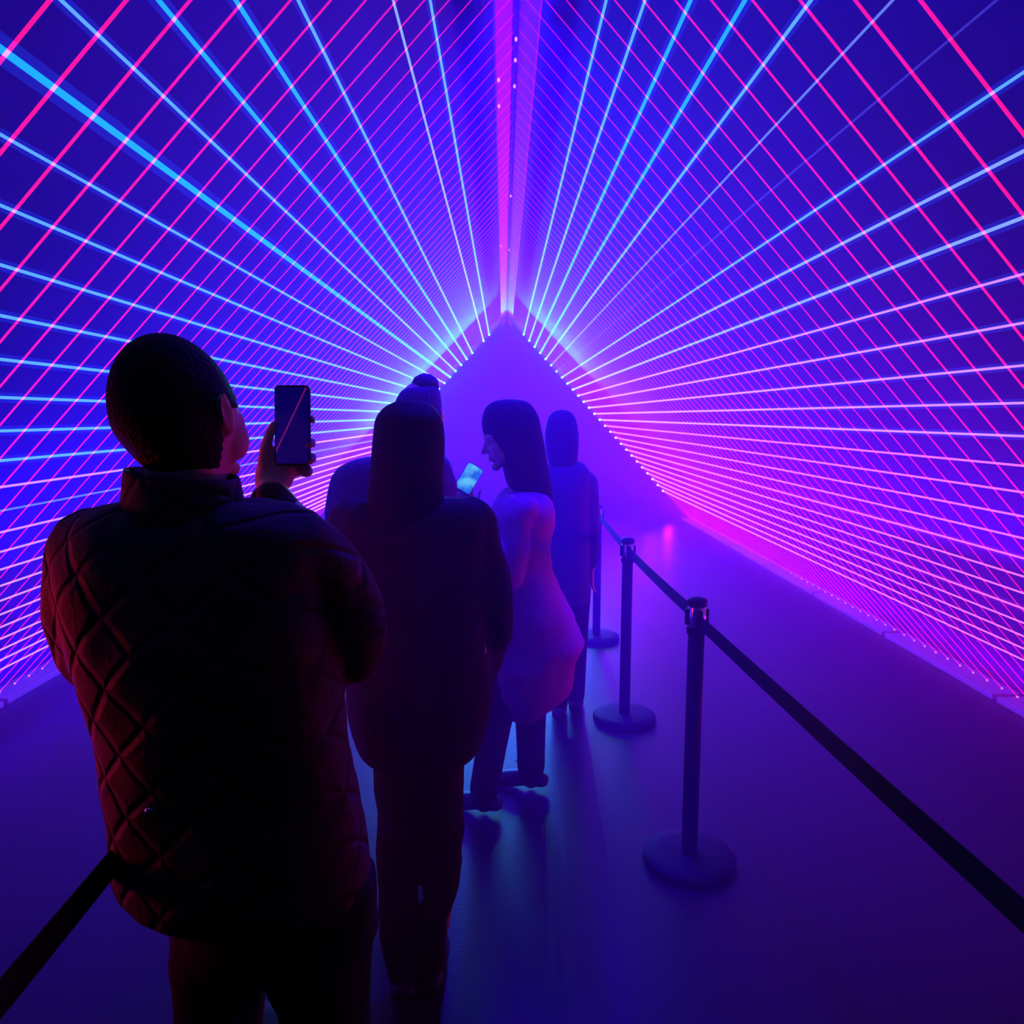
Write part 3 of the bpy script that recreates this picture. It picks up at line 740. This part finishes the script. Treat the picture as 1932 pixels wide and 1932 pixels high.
bm = bmesh.new(); ball(bm, at(802, 728, YB), (.048, .048, .042), 24, None, lambda q: q*(1+.09*noise.noise(q*4)))
build('bobble', bm, M['knit'], h1)
bm = bmesh.new()
stack(bm, [rowx(725, 835, 858, YB, .09), rowx(672, 846, 866, YB, .12), rowx(641, 854, 885, YB, .14), rowx(628, 858, 925, YB, .15), rowx(636, 860, 990, YB, .15), rowx(650, 860, 1080, YB, .15), rowx(660, 855, 1180, YB, .15), rowx(680, 845, 1220, YB, .13)], 32, 4, .85)
for sx, ex_, wx in ((668, 652, 690), (818, 822, 812)):
    tube(bm, [at(sx, 915, YB), at(ex_, 970, YB), at(ex_, 1035, YB+.02)], [.085, .075, .065], 14, 2)
    tube(bm, [at(ex_, 1035, YB+.02), at(wx, 1040, YB+.2)], [.065, .048], 14, 2)
remesh(build('jacket', bm, M['blue_coat'], pb), .010, 4)
bm = bmesh.new()
stack(bm, [rowx(700, 865, 1190, YB, .12), rowx(698, 866, 1260, YB, .12), rowx(715, 850, 1300, YB, .1)], 24, 3)
for a, b in ((at(750, 1250, YB), b1), (at(816, 1250, YB), b2_)): tube(bm, [a, a.lerp(b, .5), b], [.09, .07, .055], 14, 3)
remesh(build('trousers', bm, M['trouser'], pb), .009, 3)
for f_ in (b1, b2_):
    bm = bmesh.new(); shoe_geo(bm, f_, (.1, 1)); remesh(build('shoe', bm, M['shoe'], pb), .007, 2)

# ---- far person, hooded, hazy
YF = 3.9
pf = empty('person', (at(1075, 1200, YF).x, YF, 0))
tag(pf, 'hazy blue figure standing between the pale coat and the farthest post', 'person', 'visitors in the tunnel')
bm = bmesh.new(); head_geo(bm, at(1060, 815, YF), rotm(.1), w=.073, dp=.094, h=.115)
tube(bm, [at(1060, 835, YF), at(1066, 900, YF)], [.05, .055], 12, 2)
stack(bm, [rowx(1040, 1095, 878, YF, .08), rowx(1030, 1105, 920, YF, .1), rowx(1035, 1105, 1020, YF, .1), rowx(1040, 1100, 1100, YF, .1)])
g1, g2 = Vector((at(1055, 1300, YF).x, YF, .09)), Vector((at(1090, 1300, YF).x, YF+.1, .09))
for a, b in ((at(1056, 1090, YF), g1), (at(1086, 1090, YF), g2)): tube(bm, [a, a.lerp(b, .5), b], [.075, .052, .036], 12, 3)
for sx, ex_ in ((1030, 1026), (1108, 1116)):
    s_, e_ = at(sx, 910, YF), at(ex_, 1000, YF); w_ = at(ex_, 1070, YF+.08)
    tube(bm, [s_, e_, w_], [.042, .035, .025], 12, 1); hand_geo(bm, w_, (0, .2, -1), (0, 1, 0), .2, .25, .95, 1)
remesh(build('body', bm, M['skin'], pf), .008, 3)
bm = bmesh.new(); stack(bm, [rowx(1056, 1064, 773, YF, .01), rowx(1044, 1076, 777, YF, .05), rowx(1033, 1086, 790, YF, .09), rowx(1027, 1091, 820, YF, .1, -.02), rowx(1029, 1090, 850, YF, .09, -.03), rowx(1036, 1086, 880, YF, .06, -.05)], 24, 3)
remesh(build('hair', bm, M['hair'], pf), .008, 3)
bm = bmesh.new()
stack(bm, [rowx(1045, 1085, 868, YF, .07), rowx(1030, 1105, 878, YF, .11), rowx(1024, 1114, 905, YF, .14), rowx(1028, 1110, 970, YF, .14), rowx(1030, 1110, 1050, YF, .15), rowx(1030, 1112, 1120, YF, .15), rowx(1040, 1104, 1135, YF, .12)], 28, 4, .85)
for sx, ex_ in ((1034, 1030), (1106, 1113)): tube(bm, [at(sx, 912, YF), at(ex_, 1000, YF), at(ex_, 1060, YF+.07)], [.065, .055, .045], 14, 2)
remesh(build('coat', bm, M['blue_coat'], pf), .010, 4)
bm = bmesh.new()
for a, b in ((at(1056, 1110, YF), g1), (at(1086, 1110, YF), g2)): tube(bm, [a, a.lerp(b, .5), b], [.085, .065, .05], 14, 3)
remesh(build('trousers', bm, M['dark_cloth'], pf), .009, 3)
for f_ in (g1, g2):
    bm = bmesh.new(); shoe_geo(bm, f_, (.1, 1)); remesh(build('shoe', bm, M['shoe'], pf), .008, 2)

# ------------------------------------------------------------------ haze
bm = bmesh.new(); box(bm, (-3.5, 1.35, .005), (3.6, 13.15, 3.62))
hz = bpy.data.materials.new('stage_haze'); hz.use_nodes = True
N, L = hz.node_tree.nodes, hz.node_tree.links; N.remove(N['Principled BSDF'])
vs = N.new('ShaderNodeVolumeScatter'); vs.inputs['Color'].default_value = (.38, .08, 1, 1); vs.inputs['Density'].default_value = .12; vs.inputs['Anisotropy'].default_value = .1
L.new(vs.outputs[0], N['Material Output'].inputs['Volume'])
tag(build('haze', bm, hz, smooth=False), 'thin stage haze filling the whole tunnel', 'haze', kind='stuff')
